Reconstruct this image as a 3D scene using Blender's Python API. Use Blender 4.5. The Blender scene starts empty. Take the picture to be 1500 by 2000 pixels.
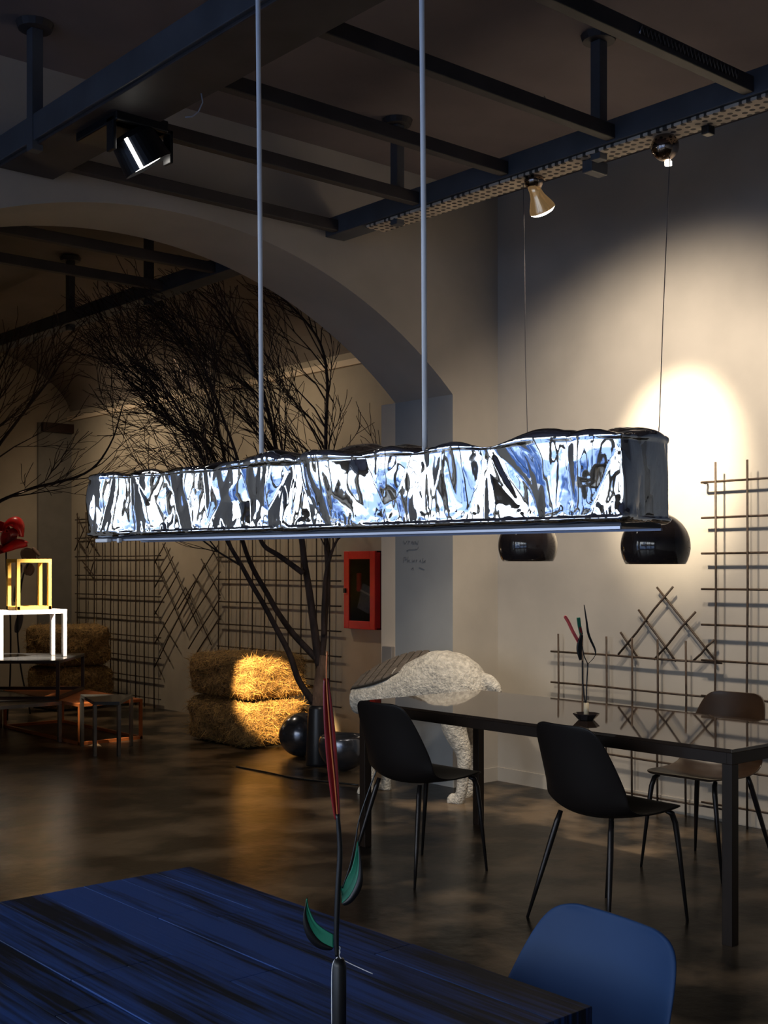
import bpy, math, random
from mathutils import Vector, Matrix, noise
PI = math.pi
R = math.radians
rnd = random.Random(7)
scene = bpy.context.scene
col = scene.collection

# ------------------------------------------------------------------ camera
F = 2374.0; HY = 1108.0; EYE = 1.417; YAW = R(40.8)
CS, SN = math.cos(YAW), math.sin(YAW)
cd = bpy.data.cameras.new('camera')
cd.sensor_fit = 'VERTICAL'; cd.sensor_height = 24.0; cd.sensor_width = 18.0
cd.lens = 24.0 * F / 2000.0
cd.shift_y = (HY - 1000.0) / 2000.0
cd.clip_start = 0.05
cam = bpy.data.objects.new('camera', cd); col.objects.link(cam)
cam.location = (0, 0, EYE); cam.rotation_euler = (PI/2, 0, -YAW)
scene.camera = cam

def c2w(X, Y, z=0.0): return Vector((CS*X + SN*Y, -SN*X + CS*Y, z))     # survey: sideways / ahead of the tripod -> room axes
def at(px, py, Y): return c2w((px-750)/F*Y, Y, EYE - (py-HY)*Y/F)
def on_z(px, py, z):
    Y = (EYE - z)*F/(py-HY); return at(px, py, Y)
def on_x(px, py, x):
    k = (px-750)/F; y = x*(CS - k*SN)/(SN + k*CS)
    return at(px, py, SN*x + CS*y)
def on_y(px, py, y):
    k = (px-750)/F; x = y*(SN + k*CS)/(CS - k*SN)
    return at(px, py, SN*x + CS*y)

# ------------------------------------------------------------------ materials
def mat(name, color, rough=0.6, metal=0.0, var=0.0, scale=6.0, bump=0.0, bscale=40.0, spec=0.5, color2=None,
        stretch=(1,1,1), coat=0.0, detail=6.0, lo=0.35, hi=0.65, emit=None, estr=0.0):
    m = bpy.data.materials.new(name); m.use_nodes = True
    nt = m.node_tree; b = nt.nodes['Principled BSDF']
    b.inputs['Base Color'].default_value = (*color, 1); b.inputs['Roughness'].default_value = rough
    b.inputs['Metallic'].default_value = metal; b.inputs['Specular IOR Level'].default_value = spec
    b.inputs['Coat Weight'].default_value = coat
    if emit:
        b.inputs['Emission Color'].default_value = (*emit, 1); b.inputs['Emission Strength'].default_value = estr
    tc = nt.nodes.new('ShaderNodeTexCoord'); mp = nt.nodes.new('ShaderNodeMapping')
    mp.inputs['Scale'].default_value = stretch
    nt.links.new(tc.outputs['Object'], mp.inputs['Vector'])
    n = nt.nodes.new('ShaderNodeTexNoise'); n.inputs['Scale'].default_value = scale; n.inputs['Detail'].default_value = detail
    nt.links.new(mp.outputs['Vector'], n.inputs['Vector'])
    rp = nt.nodes.new('ShaderNodeValToRGB')
    c2 = color2 if color2 else tuple(max(0, c*(1-var)) for c in color)
    c1 = color if color2 else tuple(min(1, c*(1+var)) for c in color)
    rp.color_ramp.elements[0].position = lo; rp.color_ramp.elements[1].position = hi
    rp.color_ramp.elements[0].color = (*c2, 1); rp.color_ramp.elements[1].color = (*c1, 1)
    nt.links.new(n.outputs['Fac'], rp.inputs['Fac']); nt.links.new(rp.outputs['Color'], b.inputs['Base Color'])
    if bump:
        n2 = nt.nodes.new('ShaderNodeTexNoise'); n2.inputs['Scale'].default_value = bscale; n2.inputs['Detail'].default_value = 8
        nt.links.new(mp.outputs['Vector'], n2.inputs['Vector'])
        bp = nt.nodes.new('ShaderNodeBump'); bp.inputs['Strength'].default_value = bump; bp.inputs['Distance'].default_value = 0.02
        nt.links.new(n2.outputs['Fac'], bp.inputs['Height']); nt.links.new(bp.outputs['Normal'], b.inputs['Normal'])
    return m

M = {}
M['plaster'] = mat('limewashed_plaster', (0.44,0.40,0.345), 0.85, var=0.10, scale=1.6, bump=0.10, bscale=9, detail=9)
M['plaster_far'] = mat('aged_plaster', (0.42,0.36,0.28), 0.85, var=0.14, scale=1.4, bump=0.10, bscale=9, detail=9)
M['grey_paint'] = mat('grey_blue_paint', (0.32,0.325,0.325), 0.6, var=0.07, scale=2.5)
M['cream'] = mat('cream_paint', (0.74,0.60,0.45), 0.7, var=0.05, scale=3)
M['ceiling'] = mat('dark_ceiling_plaster', (0.20,0.165,0.165), 0.9, var=0.16, scale=1.2, bump=0.12, bscale=6)
M['ceiling_far'] = mat('dark_vault_plaster', (0.20,0.165,0.14), 0.9, var=0.16, scale=1.2, bump=0.12, bscale=6)
M['floor'] = mat('polished_concrete', (0.19,0.135,0.085), 0.28, color2=(0.012,0.010,0.008), scale=2.2, bump=0.12, bscale=14, detail=15, lo=0.45, hi=0.63, stretch=(1,1,1), spec=0.17)
M['door_grey'] = mat('grey_door_paint', (0.20,0.185,0.165), 0.7, var=0.08)
M['steel_blue'] = mat('painted_frame_steel', (0.080,0.085,0.095), 0.55, var=0.15, scale=5)
M['steel_dark'] = mat('dark_frame_steel', (0.045,0.038,0.038), 0.6, var=0.2, scale=5)
M['black'] = mat('black_enamel', (0.006,0.006,0.007), 0.4, var=0.2)
M['black_gloss'] = mat('glossy_black_lacquer', (0.026,0.020,0.020), 0.10, var=0.2, coat=0.4)
M['rod'] = mat('rusted_iron_rod', (0.050,0.030,0.018), 0.6, var=0.4, scale=30, bump=0.2, bscale=120)
M['bark'] = mat('dry_bark', (0.050,0.031,0.025), 0.85, var=0.45, scale=18, bump=0.5, bscale=60, stretch=(1,1,0.3))
M['trunk'] = mat('lit_trunk_bark', (0.20,0.115,0.07), 0.85, var=0.35, scale=22, bump=0.6, bscale=70, stretch=(1,1,0.35))  # dry bark with warm lamplight put into a paler colour
M['hay'] = mat('straw', (0.24,0.14,0.05), 0.85, var=0.55, scale=45, bump=0.9, bscale=90)
M['strand'] = mat('straw_strand', (0.44,0.27,0.085), 0.7, var=0.5, scale=14)
M['red'] = mat('red_enamel', (0.62,0.012,0.014), 0.35, var=0.08)
M['dark_glass'] = mat('dark_cabinet_glass', (0.012,0.010,0.012), 0.6, spec=0.2, var=0.3)
M['hose'] = mat('grey_hose_canvas', (0.25,0.25,0.28), 0.8, var=0.2, scale=40)
M['table_top'] = mat('brown_glass_top', (0.035,0.024,0.018), 0.035, var=0.1, coat=0.3, spec=0.6)
M['table_frame'] = mat('dark_bronze_frame', (0.020,0.012,0.008), 0.45, spec=0.3, var=0.2, metal=0.0)
M['chair'] = mat('dark_brown_shell', (0.010,0.0075,0.007), 0.5, spec=0.3, var=0.1)
M['chair_brown_lit'] = mat('lit_brown_shell', (0.026,0.014,0.008), 0.35, spec=0.25, var=0.15, scale=9)  # the dark brown shell, lightened in colour as if lit
M['chair_blue_lit'] = mat('blue_lit_shell', (0.019,0.052,0.145), 0.55, var=0.05, spec=0.22)  # dark shell with the blue daylight put into its base colour
M['leg'] = mat('blackened_leg_steel', (0.028,0.024,0.024), 0.32, metal=0.6, var=0.2)
M['stone'] = mat('rough_white_plaster', (0.60,0.56,0.49), 0.9, var=0.24, scale=34, bump=0.9, bscale=70)
M['slat'] = mat('weathered_slat', (0.13,0.105,0.085), 0.8, var=0.3, scale=14, stretch=(1,6,1))
M['slat_dark'] = mat('dark_gap_wood', (0.03,0.025,0.02), 0.9, var=0.2)
M['gold'] = mat('ochre_lacquer', (0.66,0.40,0.07), 0.5, var=0.08)
M['white'] = mat('white_lacquer', (0.86,0.80,0.76), 0.5, var=0.03)
M['mirror_steel'] = mat('brushed_steel', (0.40,0.39,0.38), 0.25, metal=0.9, var=0.1)
M['copper'] = mat('copper_lacquer', (0.62,0.19,0.055), 0.35, metal=0.3, var=0.12)
M['walnut'] = mat('dark_stained_frame', (0.030,0.012,0.010), 0.35, var=0.2)
M['smoke_top'] = mat('smoked_glass_top', (0.075,0.078,0.08), 0.16, var=0.15)
M['ball'] = mat('dark_metal_sphere', (0.15,0.16,0.19), 0.20, metal=0.85, var=0.15, scale=10)
M['vase'] = mat('black_ceramic', (0.018,0.018,0.020), 0.35, var=0.2)
M['cable'] = mat('silver_cable', (0.93,0.94,0.97), 0.35, var=0.05)
M['alu'] = mat('aluminium_channel', (0.34,0.36,0.42), 0.3, metal=0.9, var=0.06)
M['channel'] = mat('dark_channel', (0.02,0.022,0.03), 0.35, metal=0.5, var=0.1)
M['green'] = mat('green_enamel', (0.009,0.19,0.11), 0.5, var=0.1)
M['pink'] = mat('coral_enamel', (0.80,0.13,0.13), 0.5, var=0.08)
M['darkred'] = mat('dark_red_enamel', (0.24,0.012,0.016), 0.25, var=0.2, scale=20)
M['ivory'] = mat('ivory_tube', (0.72,0.60,0.40), 0.45, var=0.06)
M['pod'] = mat('brown_tin', (0.16,0.10,0.07), 0.6, var=0.3)
M['purple'] = mat('slate_tin_strip', (0.12,0.11,0.13), 0.6, var=0.2)
M['lens'] = mat('lamp_lens', (1,1,1), 0.3, emit=(1.0,0.95,0.86), estr=9.0)
M['lens_warm'] = mat('bulb_face', (1,1,1), 0.3, emit=(1.0,0.90,0.72), estr=16.0)
M['amber'] = mat('amber_reflector', (0.75,0.50,0.27), 0.18, metal=1.0, var=0.1, emit=(1.0,0.6,0.25), estr=0.12)
M['chrome'] = mat('smoked_chrome', (0.30,0.24,0.20), 0.08, metal=1.0, var=0.05)
M['wire'] = mat('thin_wire', (0.10,0.09,0.09), 0.5, var=0.1)
M['pale_wire'] = mat('pale_wire', (0.30,0.30,0.33), 0.5, var=0.1)
M['box_grey'] = mat('grey_box_plastic', (0.24,0.21,0.185), 0.6, var=0.05)
M['pencil'] = mat('pencil_line', (0.17,0.175,0.19), 0.8, var=0.1)

def foil_mat():
    m = bpy.data.materials.new('crumpled_mirror_foil'); m.use_nodes = True
    nt = m.node_tree; b = nt.nodes['Principled BSDF']
    b.inputs['Base Color'].default_value = (0.80,0.83,0.88,1); b.inputs['Metallic'].default_value = 1.0
    b.inputs['Roughness'].default_value = 0.045
    tc = nt.nodes.new('ShaderNodeTexCoord'); n = nt.nodes.new('ShaderNodeTexNoise'); n.inputs['Scale'].default_value = 18; n.inputs['Detail'].default_value = 1
    n.inputs['Distortion'].default_value = 1.2
    nt.links.new(tc.outputs['Object'], n.inputs['Vector'])
    bp = nt.nodes.new('ShaderNodeBump'); bp.inputs['Strength'].default_value = 0.06; bp.inputs['Distance'].default_value = 0.01
    nt.links.new(n.outputs['Fac'], bp.inputs['Height']); nt.links.new(bp.outputs['Normal'], b.inputs['Normal'])
    return m
M['foil'] = foil_mat()

def board_mat():
    m = mat('perforated_board', (0.62,0.52,0.40), 0.8, var=0.2, scale=7)
    nt = m.node_tree; b = nt.nodes['Principled BSDF']
    tc = nt.nodes.new('ShaderNodeTexCoord'); v = nt.nodes.new('ShaderNodeTexVoronoi'); v.voronoi_dimensions = '2D'; v.inputs['Scale'].default_value = 24; v.inputs['Randomness'].default_value = 0.25
    nt.links.new(tc.outputs['Object'], v.inputs['Vector'])
    lt = nt.nodes.new('ShaderNodeMath'); lt.operation = 'LESS_THAN'; lt.inputs[1].default_value = 0.30
    nt.links.new(v.outputs['Distance'], lt.inputs[0])
    old = b.inputs['Base Color'].links[0].from_socket
    mx = nt.nodes.new('ShaderNodeMixRGB'); nt.links.new(lt.outputs[0], mx.inputs['Fac']); nt.links.new(old, mx.inputs['Color1'])
    mx.inputs['Color2'].default_value = (0.06,0.05,0.04,1); nt.links.new(mx.outputs['Color'], b.inputs['Base Color'])
    return m
M['board'] = board_mat()

def plank_mat():
    m = bpy.data.materials.new('blue_stained_planks'); m.use_nodes = True
    nt = m.node_tree; b = nt.nodes['Principled BSDF']; b.inputs['Roughness'].default_value = 0.55
    b.inputs['Specular IOR Level'].default_value = 0.25
    tc = nt.nodes.new('ShaderNodeTexCoord'); mp = nt.nodes.new('ShaderNodeMapping'); mp.inputs['Scale'].default_value = (11.0,0.9,1)
    nt.links.new(tc.outputs['Object'], mp.inputs['Vector'])
    n = nt.nodes.new('ShaderNodeTexNoise'); n.inputs['Scale'].default_value = 1.0; n.inputs['Detail'].default_value = 5; n.inputs['Roughness'].default_value = 0.62
    nt.links.new(mp.outputs['Vector'], n.inputs['Vector'])
    mp2 = nt.nodes.new('ShaderNodeMapping'); mp2.inputs['Scale'].default_value = (120,2.5,1)
    nt.links.new(tc.outputs['Object'], mp2.inputs['Vector'])
    n2 = nt.nodes.new('ShaderNodeTexNoise'); n2.inputs['Scale'].default_value = 1.0; n2.inputs['Detail'].default_value = 4
    nt.links.new(mp2.outputs['Vector'], n2.inputs['Vector'])
    ad = nt.nodes.new('ShaderNodeMath'); ad.operation = 'MULTIPLY_ADD'; ad.inputs[1].default_value = 0.35
    nt.links.new(n2.outputs['Fac'], ad.inputs[0]); nt.links.new(n.outputs['Fac'], ad.inputs[2])
    rp = nt.nodes.new('ShaderNodeValToRGB')
    rp.color_ramp.elements[0].position = 0.58; rp.color_ramp.elements[0].color = (0.003,0.006,0.014,1)
    rp.color_ramp.elements[1].position = 0.74; rp.color_ramp.elements[1].color = (0.020,0.064,0.25,1)
    nt.links.new(ad.outputs[0], rp.inputs['Fac']); nt.links.new(rp.outputs['Color'], b.inputs['Base Color'])
    bp = nt.nodes.new('ShaderNodeBump'); bp.inputs['Strength'].default_value = 0.3; bp.inputs['Distance'].default_value = 0.004
    nt.links.new(ad.outputs[0], bp.inputs['Height']); nt.links.new(bp.outputs['Normal'], b.inputs['Normal'])
    return m
M['planks'] = plank_mat()

# ------------------------------------------------------------------ mesh helpers
class MB:
    def __init__(s): s.v = []; s.f = []; s.mi = []; s.cur = 0
    def add(s, vs, fs):
        o = len(s.v); s.v += [tuple(v) for v in vs]; s.f += [tuple(i+o for i in f) for f in fs]; s.mi += [s.cur]*len(fs); return s
    def box(s, x0, x1, y0, y1, z0, z1, mtx=None):
        vs = [Vector((x,y,z)) for z in (z0,z1) for y in (y0,y1) for x in (x0,x1)]
        if mtx: vs = [mtx @ v for v in vs]
        return s.add(vs, [(0,2,3,1),(4,5,7,6),(0,1,5,4),(1,3,7,5),(3,2,6,7),(2,0,4,6)])
    def tube(s, pts, rad, n=6, cap=True):
        pts = [Vector(p) for p in pts]
        if not isinstance(rad, (list, tuple)): rad = [rad]*len(pts)
        if len(rad) != len(pts):             # spread the given radii evenly along the path
            m_ = len(rad)-1; q_ = [i/(len(pts)-1)*m_ for i in range(len(pts))]
            rad = [rad[int(min(x,m_-1e-6))]*(1-(x-int(min(x,m_-1e-6)))) + rad[int(min(x,m_-1e-6))+1]*(x-int(min(x,m_-1e-6))) for x in q_]
        t = (pts[1]-pts[0]).normalized()
        u = t.orthogonal().normalized(); rings = []; o = len(s.v)
        for i, p in enumerate(pts):
            a = pts[max(0,i-1)]; b = pts[min(len(pts)-1,i+1)]
            tt = (b-a).normalized() if (b-a).length > 1e-9 else t
            u = (u - tt*u.dot(tt))
            u = u.normalized() if u.length > 1e-6 else tt.orthogonal().normalized()
            w = tt.cross(u)
            for k in range(n):
                an = 2*PI*k/n; s.v.append(tuple(p + (u*math.cos(an) + w*math.sin(an))*rad[i]))
            t = tt
        for i in range(len(pts)-1):
            for k in range(n):
                a = o+i*n+k; b = o+i*n+(k+1)%n
                s.f.append((a,b,b+n,a+n)); s.mi.append(s.cur)
        if cap:
            s.f.append(tuple(o+k for k in range(n-1,-1,-1))); s.f.append(tuple(o+(len(pts)-1)*n+k for k in range(n))); s.mi += [s.cur]*2
        return s
    def lathe(s, prof, n=32, mtx=None, close=False):
        o = len(s.v)
        for r, z in prof:
            for k in range(n):
                v = Vector((r*math.cos(2*PI*k/n), r*math.sin(2*PI*k/n), z))
                s.v.append(tuple(mtx @ v if mtx else v))
        for i in range(len(prof)-1):
            for k in range(n):
                a = o+i*n+k; b = o+i*n+(k+1)%n
                s.f.append((a,b,b+n,a+n)); s.mi.append(s.cur)
        return s
    def build(s, name, m, parent=None, smooth=False, bevel=0.0):
        me = bpy.data.meshes.new(name); me.from_pydata(s.v, [], s.f)
        ms = m if isinstance(m, (list, tuple)) else [m]
        for q in ms: me.materials.append(q)
        if len(ms) > 1: me.polygons.foreach_set('material_index', s.mi)
        if smooth: me.polygons.foreach_set('use_smooth', [True]*len(me.polygons))
        me.update()
        o = bpy.data.objects.new(name, me); col.objects.link(o)
        if parent: o.parent = parent
        if bevel:
            b = o.modifiers.new('bevel', 'BEVEL'); b.width = bevel; b.segments = 2; b.limit_method = 'ANGLE'
        return o

def tag(o, label, cat, group=None, kind=None):
    o['label'] = label; o['category'] = cat
    if group: o['group'] = group
    if kind: o['kind'] = kind
    return o
def thing(name, label, cat, loc=(0,0,0), rz=0.0, group=None):
    o = bpy.data.objects.new(name, None); col.objects.link(o); o.location = loc; o.rotation_euler = (0,0,rz)
    o.empty_display_size = 0.1
    return tag(o, label, cat, group)
def local(parent, pts):                      # world points -> parent's own space
    inv = (Matrix.Translation(parent.location) @ parent.rotation_euler.to_matrix().to_4x4()).inverted()
    return [inv @ Vector(p) for p in pts]
def struct(o): o['kind'] = 'structure'; return o
def dup(root, loc, rz, label, group=None):
    r = root.copy(); col.objects.link(r); r.location = loc; r.rotation_euler = (0,0,rz); r['label'] = label
    if group: r['group'] = group
    for ch in root.children:
        c = ch.copy(); col.objects.link(c); c.parent = r
        for g in ch.children:
            d = g.copy(); col.objects.link(d); d.parent = c
    return r
def aim(direction): return Vector(direction).normalized().to_track_quat('Z', 'Y').to_matrix().to_4x4()
def frame_mtx(loc, direction): return Matrix.Translation(Vector(loc)) @ aim(direction)

# ------------------------------------------------------------------ room shell
XR, YA, YB, ZC = 5.86, 5.63, 6.19, 3.88      # right wall, arch wall front and back, ceiling
XF, YF = 6.28, 12.70                          # far room: right wall, end wall
XL, YN = -3.4, -2.6
b = MB(); b.box(XL-0.2, XF+0.2, YN-0.2, YF+0.2, -0.12, 0.0); struct(b.build('floor', M['floor']))
b = MB(); b.box(XL-0.2, XR+0.2, YN-0.2, YB-0.02, ZC, ZC+0.12); struct(b.build('ceiling', M['ceiling']))
b = MB(); b.box(XR, XR+0.2, YN-0.2, YA, 0, ZC); struct(b.build('wall_right', M['plaster']))
b = MB(); b.box(XL-0.2, XR+0.2, YN-0.2, YN, 0, ZC); struct(b.build('wall_front', M['plaster']))
# street side with three tall shop windows
b = MB(); WZ0, WZ1 = 0.25, 3.30
wins = [(-1.9,-0.1),(0.2,2.2),(2.5,5.3)]
b.box(XL-0.2, XL, YN, YA, 0, WZ0); b.box(XL-0.2, XL, YN, YA, WZ1, ZC)
e = YN
for a, c in wins: b.box(XL-0.2, XL, e, a, WZ0, WZ1); e = c
b.box(XL-0.2, XL, e, YA, WZ0, WZ1); struct(b.build('wall_left', M['plaster']))
for i, (a, c) in enumerate(wins):
    b = MB(); t = 0.035
    b.box(XL-0.12, XL-0.05, a, a+t, WZ0, WZ1).box(XL-0.12, XL-0.05, c-t, c, WZ0, WZ1).box(XL-0.12, XL-0.05, a, c, WZ0, WZ0+t).box(XL-0.12, XL-0.05, a, c, WZ1-t, WZ1)
    b.box(XL-0.12, XL-0.05, (a+c)/2-t/2, (a+c)/2+t/2, WZ0, WZ1); b.box(XL-0.12, XL-0.05, a, c, 2.3, 2.3+t)
    struct(b.build('window_%d' % (i+1), M['black']))
# arch wall
AX0, AX1, AZ, AR = 1.384, 5.444, 2.53, 3.31
half = (AX1-AX0)/2; ac = (AX0+AX1)/2; sag = AR-AZ; rad = (half*half + sag*sag)/(2*sag); zc0 = AR - rad
NA = 64
arc = []
a0 = math.asin(half/rad)
for i in range(NA+1):
    an = -a0 + 2*a0*i/NA; arc.append((ac + rad*math.sin(an), zc0 + rad*math.cos(an)))
b = MB()
ZT = ZC
WX0, WX1 = -3.2, -0.5                          # unseen opening added beside the arch for bright foil reflections
b.add([(WX0,YA,WZ0),(WX1,YA,WZ0),(WX1,YB,WZ0),(WX0,YB,WZ0)], [(0,1,2,3)]).add([(WX0,YA,WZ1),(WX1,YA,WZ1),(WX1,YB,WZ1),(WX0,YB,WZ1)], [(0,1,2,3)])
b.add([(WX0,YA,WZ0),(WX0,YB,WZ0),(WX0,YB,WZ1),(WX0,YA,WZ1)], [(0,1,2,3)]).add([(WX1,YA,WZ0),(WX1,YB,WZ0),(WX1,YB,WZ1),(WX1,YA,WZ1)], [(0,1,2,3)])
for y, xr in ((YA, XR+0.2), (YB, XF+0.2)):
    for xa, xb_, za, zb in ((XL-0.2,WX0,0,ZT+0.1),(WX1,AX0,0,ZT+0.1),(WX0,WX1,0,WZ0),(WX0,WX1,WZ1,ZT+0.1)):
        b.add([(xa,y,za),(xb_,y,za),(xb_,y,zb),(xa,y,zb)], [(0,1,2,3)])
    b.add([(AX1,y,0),(xr,y,0),(xr,y,ZT+0.1),(AX1,y,ZT+0.1)], [(0,1,2,3)])
    for i in range(NA):
        (x0,z0),(x1,z1) = arc[i], arc[i+1]
        b.add([(x0,y,z0),(x1,y,z1),(x1,y,ZT+0.1),(x0,y,ZT+0.1)], [(0,1,2,3)])
for i in range(NA):
    (x0,z0),(x1,z1) = arc[i], arc[i+1]
    b.add([(x0,YA,z0),(x1,YA,z1),(x1,YB,z1),(x0,YB,z0)], [(0,1,2,3)])
b.cur = 1
b.add([(AX1,YA,0),(AX1,YB,0),(AX1,YB,AZ),(AX1,YA,AZ)], [(0,1,2,3)])
b.add([(AX0,YA,0),(AX0,YB,0),(AX0,YB,AZ),(AX0,YA,AZ)], [(0,1,2,3)])
struct(b.build('wall_back', [M['plaster'], M['grey_paint']]))
b = MB(); b.box(AX1, AX1+0.18, YB, YB+0.145, 0, 2.53); struct(b.build('trim_1', M['cream']))
w4 = MB(); t = 0.04  # mullions of the added bay
for x in (WX0, (WX0+WX1)/2-0.5, (WX0+WX1)/2+0.5, WX1-t): w4.box(x, x+t, YA+0.3, YA+0.36, WZ0, WZ1)
for z in (WZ0, 2.3, WZ1-t): w4.box(WX0, WX1, YA+0.3, YA+0.36, z, z+t)
struct(w4.build('window_4', M['black']))
# far room beyond the arch
b = MB(); b.box(XF, XF+0.2, YB, YF+0.2, 0, 4.0); struct(b.build('wall_far_right', M['plaster_far']))
b = MB(); b.box(1.3, XF+0.2, YF, YF+0.2, 0, 4.0); struct(b.build('wall_far_end', M['plaster_far']))
b = MB(); b.box(1.3, 1.5, YB, YF+0.2, 0, 4.0); struct(b.build('wall_far_left', M['plaster_far']))
b = MB(); NV = 14; prev = (1.4, 3.9); pts = [(1.4,3.9),(4.3,3.9)]
for i in range(1, NV+1):
    t = PI/2*i/NV; pts.append((4.3 + 1.99*math.sin(t), 3.10 + 0.80*math.cos(t)))
for (x0,z0),(x1,z1) in zip(pts, pts[1:]):
    b.add([(x0,YB-0.05,z0),(x1,YB-0.05,z1),(x1,YF+0.1,z1),(x0,YF+0.1,z0)], [(0,1,2,3)])
struct(b.build('ceiling_far', M['ceiling_far'], smooth=True))
b = MB(); b.box(XF-0.035, XF, YB, YF, 3.06, 3.11); struct(b.build('trim_2', M['cream']))
p0 = on_y(72, 1000, YF).x; p1 = on_y(137, 1000, YF).x
d = MB().box(p0, p1, YF-0.04, YF, 0, 3.02).build('door_1', M['door_grey']); struct(d)
MB().box(p0+0.03, p1, YF-0.10, YF-0.04, 3.02-0.10, 3.02).build('lintel', M['walnut'], d)
b = MB(); b.box(XR-0.012, XR, YN, YA, 0, 0.09); struct(b.build('baseboard_right', M['plaster']))
b = MB(); b.box(AX1, XR-0.012, YA-0.012, YA, 0, 0.09); struct(b.build('baseboard_back', M['plaster']))

# ------------------------------------------------------------------ suspended ceiling frames
def ceiling_frame(label, x0, x1, y0, y1, ys, posts, board, y1b=None):
    t = thing('ceiling_frame', label, 'ceiling frame', ((x0+x1)/2, (y0+y1)/2, 3.34))
    L = lambda *p: local(t, [p])[0]
    def bx(name, m, xa, xb, ya, yb, za, zb, par=None):
        a = L(xa,ya,za); c = L(xb,yb,zb); q = MB().box(a.x,c.x,a.y,c.y,a.z,c.z); return q.build(name, m, par or t, bevel=0.004)
    bx('beam', M['steel_blue'], x0-0.02, x0+0.29, y0, y1, 3.34, 3.46)
    bx('beam', M['steel_blue'], x1-0.02, x1+0.12, y0, y1, 3.345, 3.45)
    bx('underside_board', M['steel_dark'], x0+0.0, x0+0.28, y0, y1, 3.326, 3.341)
    if board: bx('perforated_board', M['board'], x1-0.005, x1+0.135, y0, y1-0.35, 3.328, 3.344)
    for y in ys: bx('cross_bar', M['steel_dark'], x0+0.29, x1-0.02, y-0.025, y+0.025, 3.355, 3.42)
    for x, y, z in posts:
        h = bx('hanger', M['steel_blue'], x-0.028, x+0.028, y-0.028, y+0.028, 3.30, z-0.03)
        a = L(x,y,z-0.03); MB().lathe([(0.0,0),(0.075,0),(0.085,0.03),(0.0,0.03)], 16, Matrix.Translation(a)).build('flange', M['steel_dark'], h, smooth=False)
    if board:
        pts = [L(3.62+0.0125*i, 2.79-0.030, 3.39+(0.016 if i % 2 else -0.016)) for i in range(52)]
        MB().tube(pts, 0.004, 5).build('ribbed_cable', M['alu'], t, smooth=True)
    return t
ceiling_frame('dark steel ladder frame hung under the ceiling before the arch, foil lamp below it', 2.40, 4.40, 0.9, YA-0.03,
              [5.50,4.81,4.16,3.50,2.79,2.1,1.4], [(2.40,5.20,ZC),(4.43,3.61,ZC),(4.43,5.02,ZC)], True)
ceiling_frame('shadowed steel frame hung from the vault beyond the arch', 2.40, 4.40, YB+0.05, 10.6,
              [6.79,7.46], [(4.43,7.72,3.89),(4.43,8.95,3.88)], False)
# loose wires on the frame
w = MB(); w.tube([at(393,182,4.75),at(396,200,4.76),at(388,218,4.77),at(376,228,4.77),at(362,229,4.76)], 0.0028, 6)
tag(w.build('loose_wire', M['pale_wire'], smooth=True), 'pale curved wire end hanging from the ceiling frame near the black spotlight', 'wire')
w = MB(); w.tube([at(1063,188,5.2),at(1070,200,5.22),at(1077,213,5.24)], 0.002, 5)
tag(w.build('loose_wire', M['wire'], smooth=True), 'short dark wire sticking up from a ceiling cross bar above the reflector bulb', 'wire')

# ------------------------------------------------------------------ spot and bulbs
HAY = Vector((5.40,7.9,0.36))
sp = Vector((2.60,4.62,3.34))
t = thing('spotlight', 'black adjustable spotlight clamped under the left ceiling beam, lens glowing white', 'spotlight', sp)
MB().box(-0.13,0.12,-0.05,0.32,-0.05,0.0).build('mount', M['black'], t, bevel=0.006)
hd = Vector((0.02,0.02,-0.135)); dr = c2w(1.25,0.75,-2.2).normalized()
y = MB(); y.box(-0.135,-0.118,-0.03,0.03,-0.17,-0.03).box(0.138,0.155,-0.03,0.03,-0.17,-0.03).box(-0.135,0.155,-0.03,0.03,-0.05,-0.03); y.build('yoke', M['black'], t, bevel=0.004)
m4 = Matrix.Translation(hd) @ aim(-dr)
h = MB().lathe([(0.0,0.085),(0.07,0.085),(0.098,0.06),(0.112,-0.07),(0.106,-0.07),(0.098,-0.045),(0.0,-0.045)], 36, m4).build('head', M['black'], t, smooth=False)
MB().lathe([(0.0,-0.060),(0.075,-0.060),(0.075,-0.052),(0.0,-0.052)], 28, m4).build('lens', M['lens'], h)
# glowing vent slot along the housing
va = (m4.to_3x3().inverted() @ (Vector((0,0,EYE))-(sp+hd))); va = math.atan2(va.y, va.x)
ms = m4 @ Matrix.Rotation(va-0.25,4,'Z')
MB().add([ms @ Vector(v) for v in ((0.096,-0.008,0.062),(0.096,0.008,0.062),(0.1145,0.008,-0.068),(0.1145,-0.008,-0.068),(0.101,-0.008,0.064),(0.101,0.008,0.064),(0.1165,0.008,-0.068),(0.1165,-0.008,-0.068))],
         [(0,1,2,3),(7,6,5,4),(0,4,5,1),(1,5,6,2),(2,6,7,3),(3,7,4,0)]).build('slot', M['lens'], h)

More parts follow.
